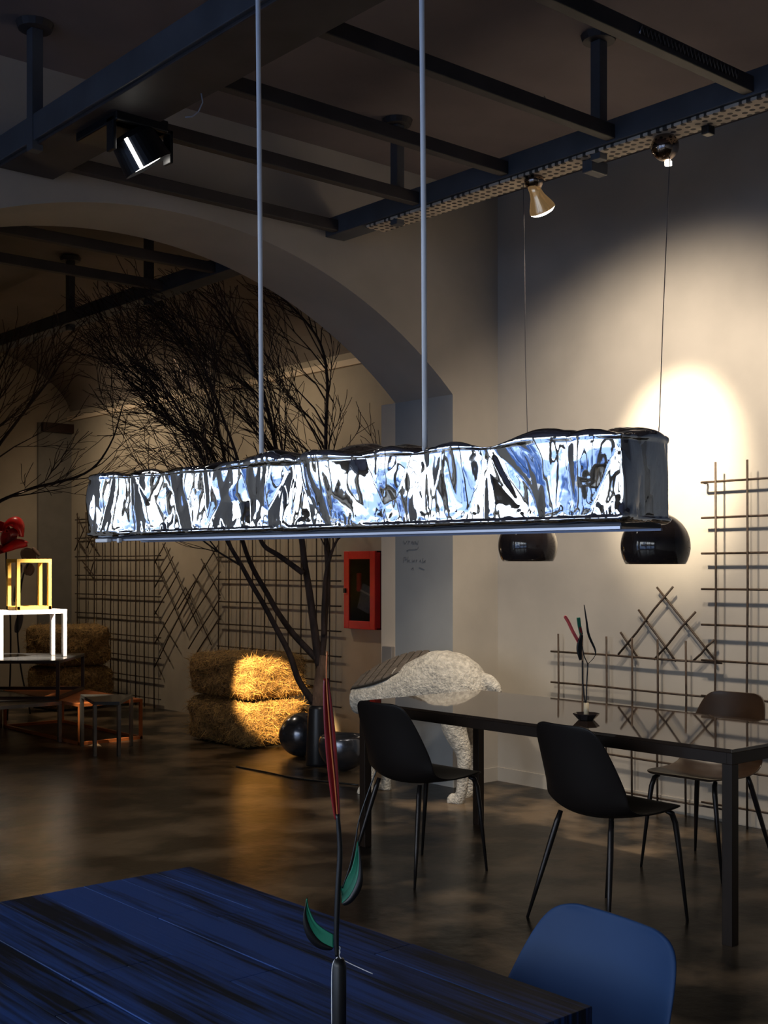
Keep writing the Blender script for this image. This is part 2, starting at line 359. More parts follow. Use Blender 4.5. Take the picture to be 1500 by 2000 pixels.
def bulb(name, label, loc, direction, ball=False):
    t = thing(name, label, 'light bulb', loc)
    MB().lathe([(0.0,0.0),(0.045,0.0),(0.05,-0.02),(0.036,-0.05),(0.0,-0.055)], 24).build('socket', M['chrome'], t, smooth=True)
    if ball:
        prof = [(0.062*math.sin(PI*i/18), -0.062*math.cos(PI*i/18)) for i in range(19)]
        MB().lathe(prof, 28, Matrix.Translation((0,0,-0.045))).build('globe', M['chrome'], t, smooth=True)
        MB().lathe([(0.0,-0.016),(0.016,-0.016),(0.016,0.0),(0.0,0.0)], 16, Matrix.Translation((0.025,0,-0.105))).build('tip', M['lens_warm'], t)
    else:
        m4 = Matrix.Translation((0,0,-0.05)) @ aim(-Vector(direction))
        MB().lathe([(0.0,0.02),(0.028,0.02),(0.030,-0.02),(0.036,-0.045),(0.062,-0.10),(0.066,-0.118)], 28, m4).build('reflector', M['amber'], t, smooth=True)
        MB().lathe([(0.066,-0.118),(0.05,-0.132),(0.03,-0.138),(0.0,-0.140)], 28, m4).build('bulb_face', M['lens_warm'], t, smooth=True)
    return t
BA = Vector((4.45,4.03,3.328)); BB = Vector((4.47,3.27,3.328))
bulb('reflector_bulb', 'amber reflector bulb glowing under the perforated ceiling board, left of the globe bulb', BA, (0.55,0.05,-0.75))
bulb('globe_bulb', 'round mirrored globe bulb under the perforated ceiling board, right of the reflector bulb', BB, (1,0,-1), True)
q = on_x(1165,325,4.50)
tag(MB().box(4.44,4.56,3.66,3.72,3.27,3.328).build('junction_clip', M['steel_blue'], bevel=0.006), 'small grey clip under the ceiling board between the two bulbs', 'clip')
tag(MB().box(4.48,4.53,3.05,3.09,3.29,3.328).build('junction_clip', M['black'], bevel=0.006), 'tiny black clip under the ceiling board right of the globe bulb', 'clip')

# ------------------------------------------------------------------ foil pendant lamp
lamp = thing('pendant_light', 'long crumpled mirror-foil pendant lamp hanging level on two silver cables', 'pendant lamp', (2.09,2.66,1.513), R(7.3))
LH, WH, HT = 1.008, 0.114, 0.205
def crumple(p):
    q = Vector((p.x, p.y, p.z*0.55))
    wv = noise.noise_vector(q*4.0)*0.06
    q = q + wv
    d1 = noise.voronoi(q*4.1 + Vector((3.1,1.7,9.2)))[0]
    a = (d1[1]-d1[0])*0.042
    d2 = noise.voronoi(q*12.5 + Vector((7.7,2.2,0.4)))[0]
    a += (d2[1]-d2[0])*0.0045
    a += abs(noise.noise(q*6.6))*0.029 + abs(noise.noise(q*16))*0.0050
    low = max(0.0, 1.0 - p.z/0.06)
    a += abs(noise.noise(Vector((p.x,p.y,p.z))*42))*0.007*low
    return a - 0.028
def foil():
    mb = MB(); rr = 0.018
    st = 0.0042
    def patch(o, ua, va, nu, nv):
        base = len(mb.v)
        for j in range(nv+1):
            for i in range(nu+1):
                p = o + ua*(i/nu) + va*(j/nv)
                c = Vector((max(-WH+rr,min(WH-rr,p.x)), max(-LH+rr,min(LH-rr,p.y)), max(rr,min(HT-rr,p.z))))
                n = (p-c)
                n = n.normalized() if n.length > 1e-7 else Vector((0,0,1))
                pp = c + n*rr
                k = crumple(pp)
                # the foil billows up in places along the top
                if n.z > 0.2: k += n.z*(0.010 + 0.030*max(0, noise.noise(Vector((0.3, p.y*2.2+0.7, 4.0)))))
                if n.z < -0.2: k *= 0.2
                mb.v.append(tuple(pp + n*k))
        for j in range(nv):
            for i in range(nu):
                a = base + j*(nu+1)+i
                mb.f.append((a,a+1,a+nu+2,a+nu+1)); mb.mi.append(0)
    nL, nW, nH = int(2*LH/st), int(2*WH/st), int(HT/st)
    X, Yv, Z = Vector((2*WH,0,0)), Vector((0,2*LH,0)), Vector((0,0,HT))
    O = Vector((-WH,-LH,0))
    patch(O, Z, Yv, nH, nL)                 # faces the room's left
    patch(O+X, Yv, Z, nL, nH)
    patch(O, X, Z, nW, nH)
    patch(O+Yv, Z, X, nH, nW)
    patch(O+Z, X, Yv, nW, nL)
    patch(O, Yv, X, nL//3, nW//2)
    return mb.build('foil_shade', M['foil'], lamp, smooth=True)
foil()
ch = MB(); ch.box(-0.088,0.088,-0.985,0.965,-0.007,0.004); ch = ch.build('light_channel', M['channel'], lamp, bevel=0.002)
for sg in (-1,1): MB().box(sg*0.089-0.004,sg*0.089+0.004,-0.985,0.965,-0.012,-0.006).build('channel_lip', M['alu'], ch)
for ly, px0 in ((0.272,468),(-0.352,787)):
    c = MB(); c.tube([(0,ly,0.17),(-0.004,ly+0.001,0.8),(-0.012,ly+0.002,1.5),(-0.02,ly+0.004,2.33)], 0.0073, 10)
    cb = c.build('suspension_cable', M['cable'], lamp, smooth=True)
    MB().lathe([(0.0,2.33),(0.04,2.33),(0.04,2.367),(0.0,2.367)], 20, Matrix.Translation((-0.02,ly,0))).build('ceiling_cup', M['cable'], cb)
MB().box(-0.108,-0.090,0.885,0.95,-0.016,-0.004).build('foil_tab', M['cable'], lamp, bevel=0.003)
MB().box(-0.106,-0.092,0.825,0.837,-0.018,-0.004).build('foil_tab', M['cable'], lamp, bevel=0.003)

# ------------------------------------------------------------------ dark ball pendants over the dining table
def ball_pendant(label, p, r, topz, top):
    t = thing('ball_pendant', label, 'pendant lamp', p, 0, 'dark ball pendants over the dining table')
    a1 = math.acos(-0.52)                      # the sphere is cut open at the bottom
    prof = [(r*math.sin(a), r*math.cos(a)) for a in [a1*i/26 for i in range(27)]]
    inner = [((r-0.006)*math.sin(a), (r-0.006)*math.cos(a)) for a in [a1*i/26 for i in range(26,-1,-1)]]
    MB().lathe(prof+inner, 48).build('lamp_shade', M['black_gloss'], t, smooth=True)
    MB().lathe([(0.0,0.0),(0.018,0.0),(0.018,0.04),(0.0,0.04)], 16, Matrix.Translation((0,0,r-0.008))).build('cord_grip', M['black'], t)
    e = local(t, [top])[0]; s = Vector((0,0,r+0.02)); pts = []
    for i in range(9):
        k = i/8; q = s.lerp(e, k); q += Vector((0.012*math.sin(k*9),0.008*math.sin(k*7+1),0)) * (1-k)*math.sin(min(1,k*6)*PI/2); pts.append(q)
    MB().tube(pts, 0.0022, 6).build('cord', M['wire'], t, smooth=True)
pr = at(1280,1067,5.30); pl = at(1031,1066,6.14)
ball_pendant('right-hand glossy dark ball pendant, half hidden by the foil lamp end, over the dining table', pr, 0.150, 3.33, (4.47,3.24,3.33))
ball_pendant('left-hand glossy dark ball pendant below the middle of the foil lamp, over the dining table', pl, 0.150, 3.33, (4.47,4.12,3.33))

# ------------------------------------------------------------------ dining table
TX0, TX1, TY0, TY1, TZ = 3.94, 4.80, 2.58, 4.76, 0.738
t = thing('dining_table', 'long dining table with glossy dark brown top and slim square legs', 'table', ((TX0+TX1)/2,(TY0+TY1)/2,0))
hx, hy = (TX1-TX0)/2, (TY1-TY0)/2
MB().box(-hx,hx,-hy,hy,TZ-0.014,TZ).build('tabletop', M['table_top'], t, bevel=0.002)
b = MB(); w = 0.025
b.box(-hx,hx,-hy,-hy+w,TZ-0.058,TZ-0.014).box(-hx,hx,hy-w,hy,TZ-0.058,TZ-0.014).box(-hx,-hx+w,-hy+w,hy-w,TZ-0.058,TZ-0.014).box(hx-w,hx,-hy+w,hy-w,TZ-0.058,TZ-0.014)
b.build('apron', M['table_frame'], t, bevel=0.002)
for sx in (-1,1):
    for sy in (-1,1):
        x = sx*(hx-0.024); y = sy*(hy-0.024)
        MB().box(x-0.022,x+0.022,y-0.022,y+0.022,0,TZ-0.058).build('leg', M['table_frame'], t, bevel=0.002)

# ------------------------------------------------------------------ shell chairs
def shell_mesh():
    prof = [(0.245,0.448,0.155),(0.238,0.456,0.185),(0.20,0.455,0.205),(0.12,0.442,0.215),(0.03,0.430,0.218),(-0.06,0.424,0.218),(-0.13,0.434,0.218),
            (-0.175,0.462,0.217),(-0.202,0.51,0.214),(-0.220,0.57,0.207),(-0.238,0.65,0.195),(-0.255,0.725,0.180),(-0.266,0.772,0.163),(-0.271,0.797,0.138),(-0.272,0.807,0.095)]
    lift = [0,0,0.004,0.012,0.022,0.036,0.055,0.075,0.085,0.080,0.062,0.042,0.028,0.018,0.012]
    nu = 14; mb = MB()
    P = [Vector((x,0,z)) for x,z,_ in prof]
    for i, (x,z,w) in enumerate(prof):
        tg = (P[min(i+1,len(P)-1)]-P[max(i-1,0)]).normalized()
        n = Vector((-tg.z,0,tg.x)); n = -n                # towards the sitter
        if n.x < 0 and i > 6: n = -n
        if i <= 6 and n.z < 0: n = -n
        for k in range(nu+1):
            u = -1+2*k/nu
            mb.v.append(tuple(Vector((x, u*w, z)) + n*lift[i]*abs(u)**2.2))
    for i in range(len(prof)-1):
        for k in range(nu):
            a = i*(nu+1)+k; mb.f.append((a,a+1,a+nu+2,a+nu+1)); mb.mi.append(0)
    return mb
def chair(label, loc, rz, m):
    t = thing('shell_chair', label, 'chair', loc, rz, 'shell chairs with thin metal legs')
    s = shell_mesh().build('seat_shell', m, t, smooth=True)
    so = s.modifiers.new('solid', 'SOLIDIFY'); so.thickness = 0.009; so.offset = 0
    su = s.modifiers.new('sub', 'SUBSURF'); su.levels = 1; su.render_levels = 2
    for sx in (1,-1):
        for sy in (1,-1):
            l = MB(); tx, bx_ = (0.215,0.235) if sx > 0 else (-0.13,-0.235)
            zt = 0.447 if sx > 0 else 0.428
            if sx > 0: path = [(tx-0.03,sy*0.15,zt-0.010),(tx-0.008,sy*0.160,zt-0.022),(tx+0.004,sy*0.168,zt-0.06),(tx+0.010,sy*0.182,0.28),(bx_,sy*0.215,0.0)]
            else: path = [(-0.125,sy*0.135,0.432),(-0.138,sy*0.143,0.39),(-0.160,sy*0.160,0.30),(-0.190,sy*0.182,0.18),(bx_,sy*0.215,0.0)]
            l.tube(path, [0.010,0.0125,0.0125,0.0105,0.0060], 10)
            l.build('leg', M['leg'], t, smooth=True)
    return t
chair('dark shell chair nearest the arch, its back toward us, left end of the dining table', (3.83,4.19,0), R(2), M['chair'])
chair('dark shell chair drawn up to the middle of the near side of the dining table', (3.88,3.12,0), R(-3), M['chair'])
chair('brown shell chair on the wall side of the dining table, facing us', (4.93,3.36,0), R(183), M['chair_brown_lit'])
chair('blue-lit shell chair in the near right corner, tucked under the blue plank table', (1.435,1.375,0), R(173), M['chair_blue_lit'])

# ------------------------------------------------------------------ wire flowers
def leaf_blade(mb, pts, wid, nrm, thick=0.0015):
    """curved tin leaf: a strip along pts, wid = list of half widths, nrm = direction of the width"""
    pts = [Vector(p) for p in pts]; o = len(mb.v); nrm = Vector(nrm).normalized()
    for i, p in enumerate(pts):
        tg = (pts[min(i+1,len(pts)-1)]-pts[max(0,i-1)]).normalized()
        wv = (nrm - tg*nrm.dot(tg)).normalized(); fn = tg.cross(wv)
        for sg in (-1,-0.5,0,0.5,1):
            mb.v.append(tuple(p + wv*wid[i]*sg + fn*(thick*2*(1-sg*sg))))
    for i in range(len(pts)-1):
        for k in range(4):
            a = o+i*5+k; mb.f.append((a,a+1,a+6,a+5)); mb.mi.append(0)
def spline(pts, n=6):
    pts = [Vector(p) for p in pts]; out = []
    for i in range(len(pts)-1):
        p0 = pts[max(0,i-1)]; p1 = pts[i]; p2 = pts[i+1]; p3 = pts[min(len(pts)-1,i+2)]
        for k in range(n):
            t = k/n
            out.append(0.5*((2*p1)+(p2-p0)*t+(2*p0-5*p1+4*p2-p3)*t*t+(3*p1-p0-3*p2+p3)*t*t*t))
    out.append(pts[-1]); return out
def solid(o, th):
    s = o.modifiers.new('solid', 'SOLIDIFY'); s.thickness = th; s.offset = 0; return o
# near flower on the blue table
FY = 1.75
fb = at(663,2026,FY); fb.z = 0.742
t = thing('tin_flower', 'tall tin flower with dark red pod and green leaves on the blue table', 'decoration', fb)
T = lambda lst, Y=FY: local(t, [at(px,py,Y) for px,py in lst])
tz = local(t, [at(663,1872,FY)])[0].z
MB().lathe([(0.0,0.0),(0.0095,0.0),(0.0100,0.01),(0.0100,tz-0.01),(0.0065,tz),(0.0,tz)], 20).build('tube', M['black'], t, smooth=True)
s1 = spline(T([(658,1868),(657,1820),(660,1740),(664,1660),(659,1590)]))
MB().tube(s1, [0.0030+0.0012*math.sin(i/len(s1)*PI) for i in range(len(s1))], 8).build('stem', M['black'], t, smooth=True)
pod = spline(T([(659,1600),(653,1535),(647,1460),(641,1385),(637,1325)])); n = len(pod)
lf = MB(); leaf_blade(lf, pod, [0.0012+0.0064*math.sin(PI*(0.06+0.90*i/(n-1)))**0.8 for i in range(n)], c2w(1,0.25), 0.002)
solid(lf.build('pod', M['darkred'], t, smooth=True), 0.0025)
pr_ = spline(T([(663,1650),(655,1540),(646,1445),(638,1330),(639,1272)])); MB().tube(pr_, 0.0012, 6).build('pod_rib', M['copper'], t, smooth=True)
def cup_leaf(outer, inner, nm):
    o = spline(T(outer)); i_ = spline(T(inner)); n = len(o)
    d = c2w(0,1)*0.012
    a = MB()
    for p, q in zip(o, i_):
        a.v += [tuple(p), tuple((p*0.6+q*0.4) + d*0.8), tuple(q)]
    for k in range(n-1):
        a.f += [(k*3,k*3+1,k*3+4,k*3+3),(k*3+1,k*3+2,k*3+5,k*3+4)]; a.mi += [0,0]
    L = solid(a.build(nm, M['green'], t, smooth=True), 0.002)
    # thick dark rolled back of the leaf
    c = MB(); out = []
    for k, p in enumerate(o):
        tg = (o[min(k+1,n-1)]-o[max(k-1,0)]).normalized(); s = (p - i_[k]); s = s.normalized() if s.length > 1e-6 else Vector((0,0,-1))
        wd = 0.013*math.sin(PI*min(1,max(0.02,k/(n-1))))**0.6
        out.append((p, p + s*wd))
    for p, q in out: c.v += [tuple(p), tuple(q)]
    for k in range(n-1): c.f.append((k*2,k*2+1,k*2+3,k*2+2)); c.mi.append(0)
    solid(c.build('leaf_back', M['black'], L, smooth=True), 0.003)
    return L
cup_leaf([(599,1757),(598,1785),(608,1815),(626,1838),(651,1851)], [(599,1756),(603,1775),(615,1800),(632,1815),(651,1826)], 'leaf')
cup_leaf([(699,1645),(701,1690),(697,1720),(684,1748),(668,1764)], [(699,1645),(693,1676),(686,1700),(677,1716),(666,1735)], 'leaf')
MB().tube(spline(T([(668,1735),(684,1690),(694,1645),(702,1600),(722,1540),(735,1505)])), [0.0012]*31, 6).build('side_stem', M['black'], t, smooth=True)
wr = MB(); wr.tube(spline(T([(648,2000),(648,1905),(651,1880),(660,1868),(664,1858),(655,1852),(664,1850),(663,1868),(680,1880),(728,1902)])), 0.0007, 5)
wr.build('binding_wire', M['cable'], t, smooth=True)

# flower on the dining table
DY = 5.41
db = at(1145,1405,DY); db.z = TZ+0.001
t = thing('tin_flower', 'small tin flower with coral pod in a dark dish on the dining table', 'decoration', db)
T = lambda lst, Y=DY: local(t, [at(px,py,Y) for px,py in lst])
MB().lathe([(0.0,0.0),(0.035,0.0),(0.060,0.026),(0.058,0.029),(0.036,0.006),(0.0,0.006)], 8).build('dish', M['black_gloss'], t)
MB().lathe([(0.0,0.006),(0.011,0.006),(0.011,0.075),(0.0,0.075)], 16).build('tube', M['ivory'], t, smooth=True)
MB().tube(spline(T([(1145,1374),(1146,1335),(1148,1297)])), 0.0033, 6).build('stem', M['black'], t, smooth=True)
MB().tube(spline(T([(1143,1374),(1138,1330),(1138,1290)])), 0.0035, 6).build('stem', M['black'], t, smooth=True)
MB().tube(spline(T([(1148,1297),(1141,1281),(1137,1262)])), 0.0025, 6).build('stem', M['black'], t, smooth=True)
MB().tube(spline(T([(1148,1297),(1158,1287),(1163,1279)])), 0.0016, 6).build('stem', M['black'], t, smooth=True)
lf = MB(); p = spline(T([(1163,1279),(1162,1268),(1150,1240),(1146,1215),(1141,1181)])); n = len(p)
leaf_blade(lf, p, [0.0008+0.0046*math.sin(PI*i/(n-1)) for i in range(n)], c2w(1,0.3)); solid(lf.build('leaf', M['black'], t, smooth=True), 0.002)
lf = MB(); p = spline(T([(1135,1289),(1132,1272),(1133,1255),(1137,1240)])); n = len(p)
leaf_blade(lf, p, [0.004+0.008*math.sin(PI*i/(n-1)) for i in range(n)], c2w(1,0.3)); solid(lf.build('bud', M['black'], t, smooth=True), 0.008)
lf = MB(); p = spline(T([(1131,1255),(1119,1233),(1110,1214),(1103,1203)])); n = len(p)
leaf_blade(lf, p, [0.007]*(n-2)+[0.006,0.003], c2w(1,0.3)); solid(lf.build('pod', M['pink'], t, smooth=True), 0.004)
lf = MB(); p = spline(T([(1131,1254),(1135,1240),(1133,1225)])); n = len(p)
leaf_blade(lf, p, [0.006]*n, c2w(1,0.3)); solid(lf.build('pod', M['darkred'], t, smooth=True), 0.004)
lf = MB(); p = spline(T([(1136,1240),(1132,1222),(1130,1206)])); n = len(p)
leaf_blade(lf, p, [0.008]*n, c2w(1,0.3)); solid(lf.build('pod', M['green'], t, smooth=True), 0.004)

# ------------------------------------------------------------------ blue plank table
t = thing('plank_table', 'blue-stained plank table in the near left corner', 'table', (0.96,1.79,0))
b = MB(); xs = [-0.51,-0.42,-0.335,-0.23,-0.135,-0.045,0.06,0.15,0.245,0.335,0.42,0.51]
r2 = random.Random(3)
for xa, xb in zip(xs, xs[1:]):
    dz = r2.uniform(-0.002,0.0); e = -0.58
    cut = r2.uniform(-0.2,0.35)
    b.box(xa+0.0008,xb-0.0008,-0.58,cut-0.0015,0.70,0.74+dz).box(xa+0.0008,xb-0.0008,cut+0.0015,0.585,0.70,0.74+dz-0.001)
b.build('tabletop', M['planks'], t, bevel=0.0012)
for y in (-0.36,0.36):
    MB().box(-0.05,0.05,y-0.04,y+0.04,0.04,0.66).build('leg', M['planks'], t, bevel=0.004)
    MB().box(-0.30,0.18,y-0.04,y+0.04,0.0,0.04).build('foot', M['planks'], t, bevel=0.004)
    MB().box(-0.42,0.12,y-0.03,y+0.03,0.66,0.70).build('batten', M['planks'], t, bevel=0.004)

# ------------------------------------------------------------------ plaster animal with slatted back
def animal():
    A0 = Vector((4.93,5.98,0)); A1 = Vector((5.26,5.12,0))
    ax = (A1-A0); L = ax.length; ax.normalize(); sd = Vector((ax.y,-ax.x,0))   # sd: towards the right wall? the far flank
    t = thing('animal_sculpture', 'rough white plaster animal figure with a slatted wooden back, standing under the arch pier', 'sculpture', (A0+A1)/2 + Vector((0,0,0)), math.atan2(ax.y, ax.x))
    # own axes: x along the body (rump at +), y across, z up
    h = L/2
    st = [(-h-0.006,0.585,0.06,0.06),(-h,0.58,0.095,0.098),(-h+0.08,0.592,0.120,0.112),(-0.22,0.625,0.142,0.145),(-0.10,0.648,0.160,0.170),(0.0,0.675,0.172,0.192),(0.07,0.693,0.178,0.208),(0.18,0.695,0.180,0.215),
          (0.28,0.68,0.175,0.205),(0.37,0.66,0.150,0.175),(0.43,0.64,0.105,0.125),(0.462,0.63,0.04,0.05)]
    b = MB(); n = 28
    stx = []
    for i in range(len(st)-1):
        for k in range(5):
            f = k/5; f2 = f
            stx.append(tuple(st[i][j]*(1-f2)+st[i+1][j]*f2 for j in range(4)))
    stx.append(st[-1])
    for x, zc, ry, rz_ in stx:
        for k in range(n):
            a = 2*PI*k/n; p = Vector((x, ry*math.sin(a), zc + rz_*math.cos(a)))
            nn = Vector((0,math.sin(a),math.cos(a)))
            b.v.append(tuple(p + nn*(0.010*noise.noise(p*9) + 0.006*noise.noise(p*31))))
    for i in range(len(stx)-1):
        for k in range(n):
            a = i*n+k; c = i*n+(k+1)%n; b.f.append((a,c,c+n,a+n)); b.mi.append(0)
    b.f.append(tuple(range(n))); b.mi.append(0); b.f.append(tuple(range((len(stx)-1)*n+n-1,(len(stx)-1)*n-1,-1))); b.mi.append(0)
    # legs, hooves and tail run on from the trunk
    def limb(pts, rs):
        sp_ = spline(pts, 5); rr = []
        for i in range(len(rs)-1):
            for k in range(5): rr.append(rs[i]*(1-k/5)+rs[i+1]*k/5)
        rr.append(rs[-1]); b.tube(sp_, rr, 14)
    for sy in (-1,1):
        k = 0.0 if sy < 0 else 0.03
        limb([(0.29-k,sy*0.085,0.60),(0.27-k,sy*0.10,0.46),(0.335-k,sy*0.10,0.30),(0.33-k,sy*0.10,0.16),(0.315-k,sy*0.10,0.05),(0.29-k,sy*0.10,0.0)], [0.105,0.078,0.048,0.038,0.034,0.040])
        limb([(-0.30+k,sy*0.06,0.60),(-0.31+k,sy*0.085,0.42),(-0.305+k,sy*0.09,0.27),(-0.315+k,sy*0.09,0.12),(-0.325+k,sy*0.09,0.05),(-0.33+k,sy*0.09,0.0)], [0.075,0.058,0.042,0.034,0.034,0.044])
        for hx_ in (0.245-k, -0.375+k):
            b.lathe([(0.0,0.0),(0.042,0.0),(0.034,0.03),(0.02,0.05),(0.0,0.06)], 12, Matrix.Translation((hx_+0.015,sy*0.095,0)))
    limb([(0.40,0,0.73),(0.46,-0.005,0.725),(0.51,-0.01,0.685),(0.535,-0.01,0.655)], [0.055,0.046,0.034,0.014])
    body = b.build('body', M['stone'], t, smooth=True)
    rm = body.modifiers.new('remesh', 'REMESH'); rm.mode = 'VOXEL'; rm.voxel_size = 0.011; rm.use_smooth_shade = True
    sm = body.modifiers.new('smooth', 'SMOOTH'); sm.iterations = 2
    # slats laid over the sloping fore-back, on the side turned to the room
    s = MB(); m4 = Matrix.Translation((-0.215,0.0,0.0))
    def pt(u, v):    # u along 0..1 from the front, v across
        x = -h-0.005 + u*0.505; z = 0.688 + 0.193*u**0.85 + v*0.52
        return Vector((x, v, z))
    N = 8
    g = MB()
    for i in range(N):
        u0, u1 = i/N+0.012, (i+1)/N-0.012
        w0 = 0.030+0.095*math.sin(PI*(0.10+0.86*(u0))); w1 = 0.030+0.095*math.sin(PI*(0.10+0.86*(u1)))
        vs = [pt(u0,-w0),pt(u1,-w1),pt(u1,w1),pt(u0,w0)]
        vs = [v - Vector((0,0,0.02)) for v in vs]
        up = Vector((0,0,0.022)); s.add([v for v in vs]+[v+up for v in vs], [(3,2,1,0),(4,5,6,7),(0,1,5,4),(1,2,6,5),(2,3,7,6),(3,0,4,7)])
    vs = []
    sb = s.build('slatted_back', M['slat'], t, bevel=0.003)
    rim = MB(); ringp = []
    for i in range(25):
        u = i/24; w = 0.036+0.095*math.sin(PI*(0.10+0.86*u)); p = pt(u,-w); p.z -= 0.014; ringp.append(p)
    for i in range(24,-1,-1):
        u = i/24; w = 0.036+0.095*math.sin(PI*(0.10+0.86*u)); p = pt(u,w); p.z -= 0.014; ringp.append(p)
    g = MB(); n0 = len(ringp)//2
    for i in range(25): g.v.append(tuple(ringp[i])); g.v.append(tuple(ringp[49-i]))
    for i in range(24): g.f.append((2*i,2*i+1,2*i+3,2*i+2)); g.mi.append(0)
    solid(g.build('under_board', M['slat_dark'], sb), 0.012)
animal()

# ------------------------------------------------------------------ iron trellises
def trellis(label, origin, rods, r=0.0065, group='iron rod trellises on the walls'):
    t = thing('rod_trellis', label, 'trellis', origin, 0, group)
    for a, c in rods:
        l = local(t, [a, c]); d = (l[1]-l[0])
        wob = Vector((0, 0.003, 0.002))
        MB().tube([l[0], l[0]+d*0.33+wob, l[0]+d*0.66-wob, l[1]], r, 6).build('rod', M['rod'], t, smooth=True)
    return t
xw = 5.80
yv = lambda px, x=xw: on_x(px, 1200, x).y
rows = [1.892-0.199*k for k in range(10)]
ra = [((xw,yv(1370),z),(xw,2.75,z)) for z in rows]
for k in range(5):
    y = yv(1400) - k*(yv(1400)-yv(1462)); ra.append(((xw-0.013,y,0.0),(xw-0.013,y,2.0)))
ra += [((xw,yv(1370),1.892),(XR-0.008,yv(1370),1.892))]
trellis('tall square iron rod trellis against the right wall, cut by the picture edge', (xw,yv(1430),0), ra)
x2 = xw+0.016
rf_ = [((x2,yv(1076,x2),z),(x2,yv(1410,x2),z)) for z in (0.886,0.692,0.49,0.288,0.077)]
for px in (1093,1140,1187,1237,1287,1342): rf_.append(((x2-0.013,yv(px,x2),0.0),(x2-0.013,yv(px,x2),1.0)))
trellis('low iron rod fence trellis on the right wall behind the dining table', (x2,yv(1240,x2),0), rf_)
x3 = xw+0.030
D = lambda px, py, x=x3: tuple(on_x(px, py, x))
dr_ = [(D(1283,1147),D(1397,1290)),(D(1317,1146),D(1210,1278)),(D(1247,1191),D(1320,1292)),(D(1361,1195),D(1280,1288)),(D(1212,1235),D(1244,1282)),(D(1397,1250),D(1357,1290))]
dr_ = [((a[0]-(0.012 if i % 2 else 0),a[1],a[2]),(c[0]-(0.012 if i % 2 else 0),c[1],c[2])) for i,(a,c) in enumerate(dr_)]
trellis('diamond-crossed iron rods standing on the low fence trellis, right wall', (x3,yv(1300,x3),0.9), dr_)
xb = XF-0.035
gy = lambda px: on_x(px, 1200, xb).y
rows = [0.095+0.2055*k for k in range(10)]
ra = [((xb,gy(147),z),(xb,gy(314),z)) for z in rows]
for px in (153,170,186,202,218,233,250,267,284,303): ra.append(((xb-0.012,gy(px),0.0),(xb-0.012,gy(px),2.02)))
xs_ = lambda a, c: (tuple(on_x(*a, xb-0.02)), tuple(on_x(*c, xb-0.02)))
ra += [xs_(a, c) for a, c in [((146,1075),(166,1028)),((150,1052),(166,1075)),((170,1070),(188,1030)),((172,1050),(190,1075)),((160,1095),(182,1122)),((184,1095),(176,1120)),((150,1005),(160,1030))]]
trellis('square rod trellis in the far room beside the left hay bales', (xb,gy(230),0), ra)
rb = []
for a, c in [((303,1095),(360,1233)),((302,1193),(347,1265)),((303,1240),(332,1292)),((302,1287),(315,1317)),((302,1147),(338,1087)),((302,1200),(349,1117)),
             ((302,1257),(362,1147)),((302,1303),(400,1100)),((302,1100),(323,1060)),((318,1062),(386,1222)),((362,1147),(413,1260)),((377,1122),(430,1210)),((393,1092),(430,1163)),
             ((410,1065),(428,1100)),((358,1233),(430,1117)),((368,1267),(430,1167)),((383,1277),(430,1203)),((347,1190),(427,1063))]:
    k = 0.0 if c[1] > a[1] else -0.013
    rb.append((tuple(on_x(*a, xb+k)), tuple(on_x(*c, xb+k))))
trellis('crossed diagonal rods between the two square trellises of the far room', (xb,gy(365),0.7), rb)
rows = [0.06+0.2075*k for k in range(10)]
rc = [((xb,gy(424),z),(xb,gy(666),z)) for z in rows]
for px in (429,449,471,495,519,541,565,590,620,646): rc.append(((xb-0.012,gy(px),0.0),(xb-0.012,gy(px),2.05)))
trellis('square rod trellis in the far room behind the branch vase', (xb,gy(545),0), rc)

# ------------------------------------------------------------------ hose cabinet, socket, writing
cy0, cy1 = on_x(745,1150,XF).y, on_x(684,1150,XF).y
cz0 = on_x(745,1230,XF).z; cz1 = on_x(745,1076,XF).z
t = thing('hose_cabinet', 'red framed fire hose cabinet with dark glass on the far wall', 'cabinet', (XF,(cy0+cy1)/2,cz0))
hw = (cy1-cy0)/2; hh = cz1-cz0; fw = 0.065
b = MB(); dp = 0.05
b.box(-dp,0,-hw,-hw+0.012,0,hh).box(-dp,0,hw-0.012,hw,0,hh).box(-dp,0,-hw,hw,0,0.012).box(-dp,0,-hw,hw,hh-0.012,hh).box(-0.012,0,-hw,hw,0,hh)
b.build('case', M['red'], t)
b = MB(); b.box(-dp-0.018,-dp,-hw,-hw+fw,0,hh).box(-dp-0.018,-dp,hw-fw,hw,0,hh).box(-dp-0.018,-dp,-hw+fw,hw-fw,0,fw).box(-dp-0.018,-dp,-hw+fw,hw-fw,hh-fw,hh)
dd = b.build('door', M['red'], t, bevel=0.003)
MB().box(-dp-0.034,-dp-0.018,hw-0.035,hw-0.010,hh*0.46,hh*0.52).build('latch', M['black'], dd, bevel=0.002)
gl = bpy.data.materials.new('clear_pane'); gl.use_nodes = True; nt = gl.node_tree; bs = nt.nodes['Principled BSDF']
bs.inputs['Base Color'].default_value = (0.5,0.5,0.52,1); bs.inputs['Roughness'].default_value = 0.15; bs.inputs['Transmission Weight'].default_value = 1.0; bs.inputs['IOR'].default_value = 1.08
MB().box(-dp-0.010,-dp-0.006,-hw+fw,hw-fw,fw,hh-fw).build('pane', gl, dd)
MB().box(-0.02,-0.013,-hw+0.02,hw-0.02,0.02,hh-0.02).build('back_panel', M['dark_glass'], t)
hm = Matrix.Translation((-0.033,-0.045,hh*0.40)) @ Matrix.Rotation(R(18),4,'X')
MB().box(-0.012,0.012,-0.075,0.07,-0.11,0.10,hm).build('hose', M['hose'], t, bevel=0.008)
MB().box(-0.014,-0.0121,-0.075,0.07,0.035,0.05,hm).build('hose_band', M['white'], t)
